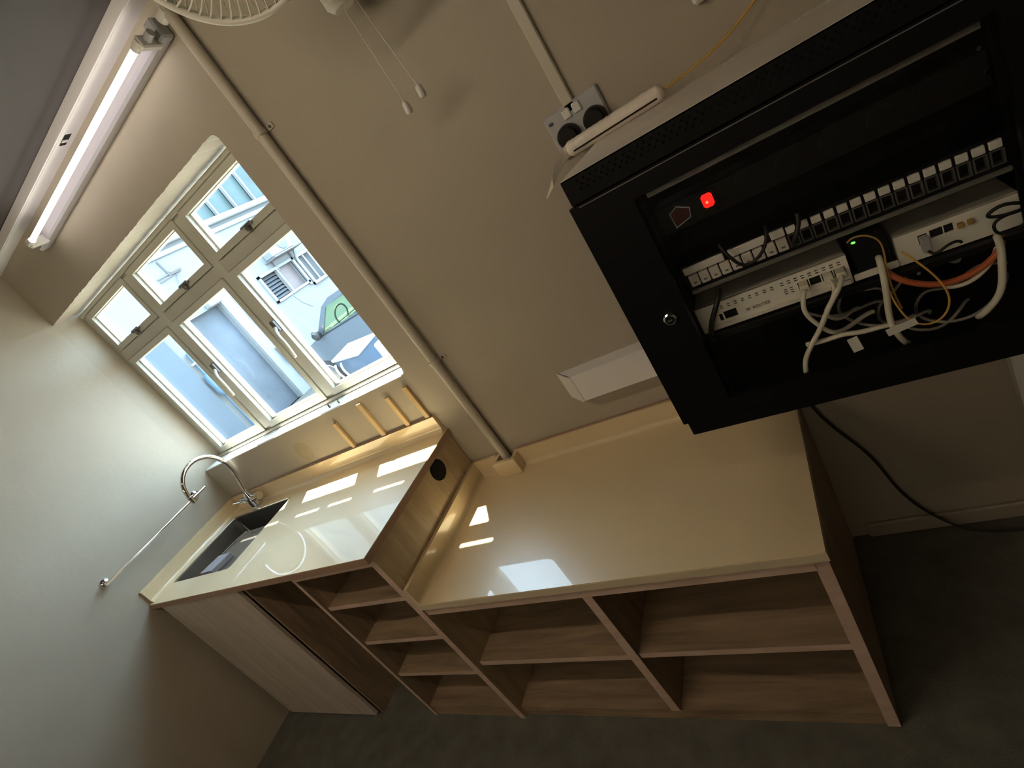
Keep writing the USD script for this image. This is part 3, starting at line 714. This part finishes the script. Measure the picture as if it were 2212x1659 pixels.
w2 = Thing('modem', 'short white box with grey and amber ports right of the green light', 'modem', tuple(RP([(.5, .06, -.38)])[0]))
p2 = sbox(.433, -.404, .594, -.352)
q3 = [sbox(.480, -.374, .497, -.3605), sbox(.4985, -.374, .5105, -.3605), sbox(.464, -.380, .4765, -.362)]
w2.part('front_face', rk(slab_xz(p2.difference(union_all(q3)), .058, .0605)), 'device_white')
w2.part('case', rk(bx(.433, .594, .0645, .215, -.404, -.3515, .002)), 'device_top')
w2.part('inner_dark', rk(bx(.435, .592, .061, .0640, -.402, -.354)), 'hole_shadow_black')
w2.part('amber_port', rk(bx(.5145, .5225, .053, .0578, -.3735, -.3640, .001)), 'cable_amber')
w2.part('amber_port', rk(bx(.5275, .5355, .053, .0578, -.3735, -.3640, .001)), 'cable_amber')
w2.part('grey_plug', rk(bx(.465, .476, .040, .060, -.389, -.364, .001)), 'grey_plastic')

# cables inside the rack
def cable(name, pts, r_, material, lab, n=40):
    single(name, tube(curve(RP(pts), n), r_, 10), material, lab, 'cable', smooth=True)
cable('patch_cable', [(.290, .040, -.376), (.282, .030, -.392), (.279, .026, -.411), (.289, .026, -.442), (.306, .030, -.470), (.330, .05, -.484), (.38, .09, -.49)], .0042, 'cable_white', 'white patch cable from the router bowing left then right, leftmost of three')
cable('patch_cable', [(.330, .040, -.376), (.3325, .034, -.388), (.322, .03, -.410), (.309, .03, -.428), (.315, .04, -.449), (.335, .07, -.47), (.36, .12, -.49)], .0036, 'cable_white', 'white patch cable from the middle router port passing behind the crossing one')
cable('patch_cable', [(.349, .040, -.376), (.336, .022, -.390), (.318, .017, -.410), (.297, .016, -.441), (.271, .016, -.475), (.253, .018, -.503), (.245, .022, -.532), (.243, .03, -.56)], .0046, 'cable_white', 'white patch cable crossing the others and hanging lowest to bottom left')
cable('patch_cable', [(.262, .030, -.481), (.274, .026, -.480), (.300, .024, -.4795), (.321, .022, -.478), (.345, .022, -.483), (.372, .022, -.485), (.395, .026, -.489), (.43, .05, -.50)], .0046, 'cable_white', 'white cable lying nearly level below the router')
cable('patch_cable', [(.4065, .050, -.370), (.404, .028, -.385), (.399, .022, -.430), (.394, .020, -.488), (.400, .024, -.518), (.41, .05, -.55)], .0052, 'cable_white', 'thick white cable dropping straight below the green light')
cable('patch_cable', [(.556, .05, -.405), (.551, .024, -.418), (.547, .020, -.447), (.538, .020, -.487), (.524, .024, -.510), (.512, .045, -.535)], .0052, 'cable_white', 'thick white cable dropping at the right end of the modem')
cable('patch_cable', [(.478, .03, -.452), (.500, .028, -.4565), (.523, .030, -.449), (.543, .034, -.430), (.556, .05, -.412)], .0038, 'cable_white', 'white cable curving along under the orange one')
cable('orange_cable', [(.409, .05, -.392), (.416, .034, -.404), (.442, .028, -.428), (.476, .026, -.443), (.510, .028, -.443), (.546, .032, -.426), (.562, .05, -.408)], .0052, 'cable_orange', 'thick orange cable sagging in a loop under the modem')
cable('fibre_loop', [(.409, .040, -.378), (.405, .022, -.43), (.411, .018, -.464), (.424, .016, -.492), (.441, .016, -.503), (.460, .016, -.499), (.474, .018, -.480), (.476, .018, -.455), (.470, .02, -.431), (.456, .024, -.400), (.436, .036, -.368)], .0017, 'cable_yellow', 'thin yellow fibre loop hanging in the rack', 60)
cable('fibre_loop', [(.372, .05, -.325), (.392, .040, -.318), (.409, .036, -.330), (.4125, .034, -.372), (.410, .03, -.42), (.415, .032, -.468)], .0017, 'cable_amber', 'thin amber cable beside the yellow fibre loop', 40)
cable('black_cable', [(.190, .045, -.236), (.196, .034, -.251), (.205, .030, -.271), (.216, .028, -.284), (.228, .028, -.2865), (.240, .028, -.282), (.256, .030, -.269), (.2655, .036, -.252), (.268, .046, -.238)], .0030, 'cable_black', 'thin black cable sagging in front of the patch panel')
cable('black_cable', [(.318, .046, -.240), (.312, .036, -.262), (.304, .032, -.275), (.299, .036, -.288)], .0042, 'cable_black', 'short black lead crossing the middle of the patch panel', 16)
cable('black_cable', [(.160, .045, -.318), (.150, .030, -.335), (.136, .026, -.355), (.124, .026, -.375), (.115, .032, -.41)], .0050, 'cable_black', 'thick black lead crossing the left end of the router', 20)
cable('black_cable', [(.470, .04, -.385), (.478, .034, -.3905), (.492, .034, -.385), (.505, .036, -.3835), (.512, .04, -.39)], .0022, 'cable_black', 'short black lead below the modem ports', 20)
cable('black_cable', [(.60, .04, -.362), (.575, .030, -.352), (.555, .028, -.350), (.546, .030, -.358), (.556, .030, -.364), (.585, .032, -.368), (.60, .04, -.375)], .0026, 'cable_black', 'coiled black lead at the right end of the modem', 40)
cable('black_cable', [(.60, .05, -.372), (.57, .032, -.368), (.551, .030, -.375), (.553, .030, -.390), (.575, .03, -.394), (.60, .05, -.385)], .0022, 'cable_black', 'lower coil of thin lead at the right end of the modem', 40)
for k_, (x, z, lx_, lz, ang_, lab) in enumerate(((.334, -.500, .0165, .030, 8, 'white paper cable flag hanging below the level cable'), (.405, -.4925, .045, .014, 10, 'white paper cable flag lying across the straight cable'))):
    fl = bx(-lx_ / 2, lx_ / 2, -.0007, .0007, -lz / 2, lz / 2)
    a = math.radians(ang_); fl.apply_transform([[math.cos(a), 0, -math.sin(a), x], [0, 1, 0, .0135], [math.sin(a), 0, math.cos(a), z], [0, 0, 0, 1]])
    single('cable_flag', rk(fl), 'label_white', lab, 'cable label', 'cable flags in the rack')
# loose coil of cables on the rack floor at the back
cl = []
for i in range(4):
    pts = [(.34 + .06 * i + .07 * math.cos(q), .16 + .02 * rng.random() + .05 * math.sin(q), -.535 + .02 * rng.random() + .05 * math.sin(q * .5 + i)) for q in np.linspace(0, 6, 12)]
    cl.append(tube(curve(RP(pts), 40), .003, 6))
single('cable_tangle', cat(*cl), 'cable_grey', 'blurred tangle of pale cables at the bottom of the rack', 'cables', smooth=True, kind='stuff')

# foam sleeve on the rack top and the black mains lead below
sl = Thing('foam_sleeve', 'white foam pipe sleeve with a torn tail lying on the rack', 'foam sleeve', (2.62, -.06, 1.50))
pts = curve([(2.512, -.072, 1.508), (2.57, -.072, 1.507), (2.63, -.072, 1.506), (2.69, -.072, 1.505), (2.752, -.072, 1.504)], 60)
rad = np.array([.0180 + .0003 * math.sin(i * 1.7) + .0006 * rng.random() for i in range(60)]); rad[0] = .012; rad[1] = .016; rad[-1] = .008; rad[-2] = .013; rad[-3] = .017
sl.part('roll', tube(pts, rad, 18), 'foam_white', smooth=True)
sl.part('contact_shadow', tube(pts[4:-4] + np.array([0, -.0172, -.0065]), .0022, 6), 'hole_shadow_black', 'dark line painted as the contact shadow of the sleeve')  # black line drawn for the contact shadow under the roll
tail = []
for P, wd in (((2.516, -.060, 1.512), .016), ((2.494, -.075, 1.502), .018), ((2.470, -.090, 1.487), .014), ((2.452, -.10, 1.468), .010), ((2.435, -.10, 1.455), .006), ((2.418, -.10, 1.443), .002)):
    P = np.array(P); tail += [P + [wd * .35, -.004, wd * .9], P + [-wd * .35, -.004, -wd * .9], P + [wd * .35, .002, wd * .9], P + [-wd * .35, .002, -wd * .9]]
hulls = [trimesh.convex.convex_hull(np.array(tail[4 * i:4 * i + 8])) for i in range(5)]
sl.part('torn_tail', cat(*hulls), 'foam_white', 'torn tail hanging past the rack corner', smooth=40)

single('mains_cable', tube(curve([(2.735, -.06, .880), (2.742, -.03, .72), (2.753, -.02, .556), (2.785, -.02, .458), (2.834, -.02, .34), (2.867, -.022, .197), (2.929, -.03, .07), (2.982, -.05, .030), (3.124, -.065, .012), (3.3, -.07, .006)], 70), .004, 8), 'cable_black', 'long black mains cable drooping from the rack to the floor', 'cable', smooth=True)
single('door_post', bx(3.178, 3.235, -.045, 0, .0, .62, .004), 'white_plastic', 'pale vertical post on the wall at the right edge under the rack', 'post')

# ------------------------------------------------------------------ outside: courtyard, neighbouring building, car, bin
single('courtyard_ground', bx(-16, 8, .17, 16, -.15, -.02), 'ground_concrete', 'sunlit concrete courtyard ground outside the window', 'ground', kind='structure')
FX = -7.0
nb = Thing('neighbour_building', 'white building with louvred windows seen through the window', 'building', (FX, 7, 0))
def fy(y0, y1, z0, z1, d0=0.0, d1=.05, b=0): return bx(FX + d0, FX + d1, y0, y1, z0, z1, b)
wallp = sbox(-6, -.1, 14, 6.2)
for q in ((5.0, 5.98, -.02, 2.47), (6.30, 6.56, 1.83, 2.47), (7.19, 8.30, 1.88, 2.47), (8.49, 9.3, 1.79, 2.46), (6.75, 10.2, 3.99, 5.6)):
    wallp = wallp.difference(sbox(q[0], q[2], q[1], q[3]))
nb.part('wall', slab_yz(wallp, FX - .25, FX), 'stucco_white')
nb.part('dark_backing', bx(FX - .45, FX - .40, -6, 14, -.1, 6.2), 'far_panel')
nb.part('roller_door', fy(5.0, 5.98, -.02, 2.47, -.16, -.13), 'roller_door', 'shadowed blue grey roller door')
nb.part('shutter_box', fy(5.66, 5.97, 2.47, 2.60, 0, .18, .02), 'fascia_white')
nb.part('pilaster', fy(6.0, 6.27, -.02, 2.62, 0, .04), 'fascia_white')
nb.part('pier', fy(3.2, 4.46, -.02, 2.62, 0, .10), 'stucco_shaded', 'pier with blue grey shade in its colour')
# left louvred window and brown panel
wf = nb.part('window_frame', cat(fy(7.14, 8.36, 1.83, 1.885, -.02, .05), fy(7.14, 8.36, 2.47, 2.53, -.02, .05), fy(7.14, 7.20, 1.83, 2.53, -.02, .05), fy(8.30, 8.37, 1.78, 2.53, -.02, .05), fy(7.715, 7.765, 1.88, 2.47, -.02, .05)), 'fascia_white', 'white frame of the louvred window')
for i in range(7):
    z = 1.90 + i * .082
    nb.piece(wf, 'louvre', hexa([(FX - .12, y, z + .06) for y in (7.2, 7.715)] + [(FX - .05, y, z) for y in (7.2, 7.715)] + [(FX - .11, y, z + .068) for y in (7.2, 7.715)] + [(FX - .04, y, z + .008) for y in (7.2, 7.715)]), 'far_panel')
nb.piece(wf, 'panel', fy(7.765, 8.30, 1.88, 2.47, -.13, -.10), 'far_panel_brown')
w3 = nb.part('window_frame', slab_yz(sbox(6.26, 1.79, 6.60, 2.51).difference(sbox(6.30, 1.83, 6.56, 2.47)), FX - .02, FX + .04), 'fascia_white')
for i in range(4):
    nb.piece(w3, 'pane', fy(6.30, 6.56, 1.84 + i * .16, 1.98 + i * .16, -.12, -.09), 'far_panel' if i % 2 else 'far_panel_brown')
w4 = nb.part('window_frame', cat(fy(8.42, 8.50, 1.72, 2.5, -.02, .06), fy(8.42, 9.4, 1.72, 1.79, -.02, .08), fy(8.42, 9.4, 2.46, 2.53, -.02, .05)), 'fascia_white', 'white barred frame of the slatted screen')
for y in (8.70, 8.92, 9.14): nb.piece(w4, 'bar', fy(y - .025, y + .025, 1.79, 2.46, -.04, .03), 'fascia_white')
nb.piece(w4, 'pane', fy(8.50, 9.3, 1.79, 2.46, -.14, -.11), 'far_panel')
# upper floor: fascia and big windows
nb.part('fascia', fy(-1, 12, 3.86, 3.985, 0, .16, .02), 'fascia_white')
nb.part('fascia', fy(-1, 12, 3.70, 3.80, 0, .05, .01), 'fascia_white')
uf = nb.part('window_frame', cat(fy(6.70, 6.80, 3.98, 5.6, -.03, .05), *[fy(y - .022, y + .022, 3.98, 5.6, -.05, .03) for y in (7.478, 8.048, 8.65, 9.25, 9.9)], fy(6.7, 10.2, 5.55, 5.65, -.03, .05)), 'fascia_white', 'white mullions of the upstairs windows')
for a, b in ((6.80, 7.456), (7.50, 8.026), (8.07, 8.628), (8.672, 9.228), (9.272, 9.878)):
    nb.piece(uf, 'pane', fy(a, b, 3.985, 5.55, -.09, -.07), 'far_glass')
nb.part('wall_crack', tube([(FX + .002, 7.66, 1.78), (FX + .002, 7.75, 1.55), (FX + .002, 7.92, 1.34)], .008, 5), 'far_panel')

ac = Thing('air_conditioner', 'white air conditioner with a round grille on the neighbouring wall', 'air conditioner', (FX + .2, 8.1, 2.66))
ac.part('case', bx(FX + .0, FX + .30, 7.68, 8.42, 2.70, 3.10, .02), 'fascia_white')
ac.part('grille', lathe((FX + .30, 8.14, 2.90), (1, 0, 0), [(0, .16), (.012, .16), (.02, .14)], 28), 'far_panel', 'round grey fan grille', smooth=30)
ac.part('shelf', bx(FX, FX + .42, 7.60, 8.62, 2.655, 2.69, .008), 'bracket_dark')
for y in (7.8, 8.4): ac.part('bracket', bx(FX, FX + .05, y - .02, y + .02, 2.42, 2.66), 'bracket_dark')
ac.part('hose', tube(curve([(FX + .1, 8.50, 2.66), (FX + .1, 8.44, 2.55), (FX + .06, 8.42, 2.44), (FX + .03, 8.44, 2.36)], 16), .02, 8), 'bracket_dark', smooth=True)

dp = Thing('downpipe', 'blue grey downpipe with a rainwater hopper on the neighbouring wall', 'downpipe', (FX + .08, 4.64, 0))
dp.part('pipe_length', cyl((FX + .08, 4.64, 1.52), (FX + .08, 4.64, 2.0), .045, 14), 'pipe_blue', smooth=40)
dp.part('pipe_length', cyl((FX + .08, 4.65, -.02), (FX + .08, 4.65, 1.05), .045, 14), 'pipe_blue', smooth=40)
dp.part('hopper', lathe((FX + .125, 4.63, 1.0), (0, 0, 1), [(0, .05), (.10, .11), (.38, .12), (.50, .10), (.52, .05)], 20), 'pipe_blue', smooth=40)
dp.part('bracket', bx(FX, FX + .13, 4.58, 4.70, 1.76, 1.80), 'white_plastic')

cb = Thing('wall_bracket', 'dark cross shaped bracket with a dangling wire on the white wall', 'bracket', (FX + .03, 5.55, 3.38))
def bar(p, q, t=.028): 
    return tube([(FX + .03, *p), (FX + .03, *q)], t, 6)
cb.part('upright', bar((5.54, 3.66), (5.57, 3.34), .03), 'bracket_dark')
cb.part('long_arm', bar((5.56, 3.38), (5.80, 3.38), .05), 'bracket_dark')
cb.part('twin_arm', bar((5.27, 3.36), (5.58, 3.38), .014), 'bracket_dark')
cb.part('twin_arm', bar((5.28, 3.30), (5.58, 3.33), .014), 'bracket_dark')
cb.part('wire', tube(curve([(FX + .03, 5.68, 3.34), (FX + .03, 5.66, 3.28), (FX + .03, 5.62, 3.25), (FX + .03, 5.60, 3.19), (FX + .03, 5.56, 3.16)], 16), .010, 5), 'bracket_dark')

lb = Thing('leaning_boards', 'tan window boards with pale frames leaning low by the roller door', 'boards', (FX + .1, 6.4, 0))
for (a, b, z0, z1) in ((6.24, 6.38, .72, 1.10), (6.30, 6.46, .36, .68), (6.40, 6.60, .05, .40)):
    pb = lb.part('board', hexa([(FX + .12, y, z0) for y in (a, b)] + [(FX + .06, y, z1) for y in (a, b)] + [(FX + .15, y, z0) for y in (a, b)] + [(FX + .09, y, z1) for y in (a, b)]), 'board_tan')
    lb.piece(pb, 'frame_strip', hexa([(FX + .10, y, z1) for y in (a - .02, b + .02)] + [(FX + .13, y, z1 + .03) for y in (a - .02, b + .02)] + [(FX + .06, y, z1) for y in (a - .02, b + .02)] + [(FX + .06, y, z1 + .03) for y in (a - .02, b + .02)]), 'fascia_white')

# car: side on, nose to the left
CY0, CY1 = 5.0, 6.6
car = Thing('car', 'silver hatchback parked across the courtyard, seen through the right casement', 'car', (-3.2, 5.8, 0))
low = Polygon([(-5.25, .22), (-5.30, .50), (-5.18, .72), (-4.55, .90), (-4.30, .945), (-1.35, .96), (-1.15, .80), (-1.12, .30), (-1.3, .22)])
for wx_ in (-4.62, -1.95): low = low.difference(Point(wx_, .22).buffer(.34))
car.part('body', slab_xz(low.buffer(-.03).buffer(.03), CY0, CY1), 'car_silver')
def cabin(y, inset):
    return [(-4.33, y, .94), (-3.72, y + inset, 1.37), (-2.0, y + inset, 1.40), (-1.40, y, .95)]
def strip(poly, y, t=.03):
    return slab_xz(poly, y, y + t)
gh = Polygon([(-4.36, .94), (-3.80, 1.335), (-3.55, 1.405), (-2.1, 1.42), (-1.65, 1.30), (-1.38, .95)])
win_f = Polygon([(-4.16, .955), (-3.72, 1.30), (-3.00, 1.335), (-2.95, .965)])
win_r = Polygon([(-2.85, .965), (-2.90, 1.335), (-2.2, 1.34), (-1.75, 1.2), (-1.7, .975)])
for y in (CY0 + .04, CY1 - .07):
    car.part('window_surround', strip(gh.difference(win_f).difference(win_r), y), 'car_silver')
    for wpoly in (win_f, win_r):
        car.part('side_window', strip(wpoly.buffer(.005), y + .012, .006), 'car_glass')
car.part('roof', hexa([(x, y, z) for y in (CY0 + .05, CY1 - .05) for x, z in ((-3.80, 1.335), (-3.55, 1.405), (-2.1, 1.42), (-1.65, 1.30), (-3.78, 1.31), (-1.65, 1.28))]), 'car_silver')
car.part('windscreen', hexa([(x + d, y, z) for y in (CY0 + .08, CY1 - .08) for x, z in ((-4.34, .95), (-3.80, 1.32)) for d in (0, .012)]), 'car_glass')
car.part('wing_mirror', lathe((-4.18, CY0 - .02, 1.0), (0, -1, 0), [(0, .05), (.03, .085), (.10, .09), (.14, .05)], 16), 'car_black', smooth=40)
car.part('steering_wheel', tube([(-3.86 + .06 * math.cos(q), CY0 + .38 + .17 * math.sin(q), 1.05 + .15 * math.cos(q)) for q in np.linspace(0, 6.2832, 25)], .016, 8), 'car_seat', smooth=True)
car.part('seat', cat(bx(-3.5, -3.0, CY0 + .15, CY0 + .65, .6, .95, .05), bx(-3.12, -2.92, CY0 + .15, CY0 + .65, .9, 1.25, .05)), 'car_seat')
car.part('dashboard', bx(-4.25, -3.98, CY0 + .08, CY1 - .08, .86, .99, .03), 'car_seat')
car.part('belt_moulding', bx(-4.2, -1.4, CY0 - .012, CY0 + .0, .925, .945), 'car_black')
for wx_ in (-4.62, -1.95):
    wh = car.part('wheel', lathe((wx_, CY0 + .2, .28), (0, -1, 0), [(0, .28), (.02, .30), (.18, .30), (.2, .27), (.2, .19)], 28), 'car_black', smooth=40)
    car.piece(wh, 'hub_cap', lathe((wx_, CY0 + .0, .28), (0, -1, 0), [(0, .19), (.01, .18), (.02, .06)], 20), 'steel', smooth=40)

bi = Thing('rubbish_bin', 'blue wheeled bin with a pale lid standing outside the window', 'bin', (-1.7, 3.0, 0))
lid = [(-2.09, 2.964), (-2.24, 3.504), (-1.458, 3.20), (-1.283, 2.60)]
bi.part('lid', hexa([(x, y, z) for x, y in lid for z in (.805, .835)]), 'bin_lid', 'pale flat lid')
cxm, cym = np.mean(lid, axis=0)
bi.part('tub', hexa([(cxm + (x - cxm) * s_, cym + (y - cym) * s_, z) for x, y in lid for s_, z in ((.90, .80), (.72, .05))]), 'bin_blue')
for o in (0, .16):
    a = np.array([-1.98 + o, 2.90 - o * .35])
    bi.part('hoop', tube(curve([(a[0], a[1] - .02, .78), (a[0] + .02, a[1] - .07, .70), (a[0] + .06, a[1] - .08, .60), (a[0] + .10, a[1] - .05, .50)], 16), .013, 8), 'white_plastic', smooth=True)
for x in (-1.9, -1.5): bi.part('wheel', lathe((x, 3.3, .045), (1, 0, 0), [(0, .065), (.04, .065)], 16), 'car_black')
single('bollard', bx(-1.17, -.98, 2.74, 2.90, -.02, .80, .02), 'bin_lid', 'pale square post right of the bin outside', 'post')

# labels of the setting
for name_, lab_, cat_ in (('floor', 'dark grey green carpet floor below the cabinets', 'floor'), ('wall_back', 'beige painted wall with the window and the network rack', 'wall'),
                          ('wall_left', 'pale greenish grey wall with the towel rail', 'wall'), ('wall_right', 'beige wall beyond the rack, out of the picture', 'wall'),
                          ('wall_rear', 'beige wall behind the camera, out of the picture', 'wall'), ('ceiling', 'dark brownish ceiling above the white trunking', 'ceiling'),
                          ('baseboard_back', 'low brown skirting board on the wall under the rack', 'skirting board'), ('window_1', None, 'window')):
    setdata(stage.GetPrimAtPath('/World/' + name_), label=lab_, category=cat_)
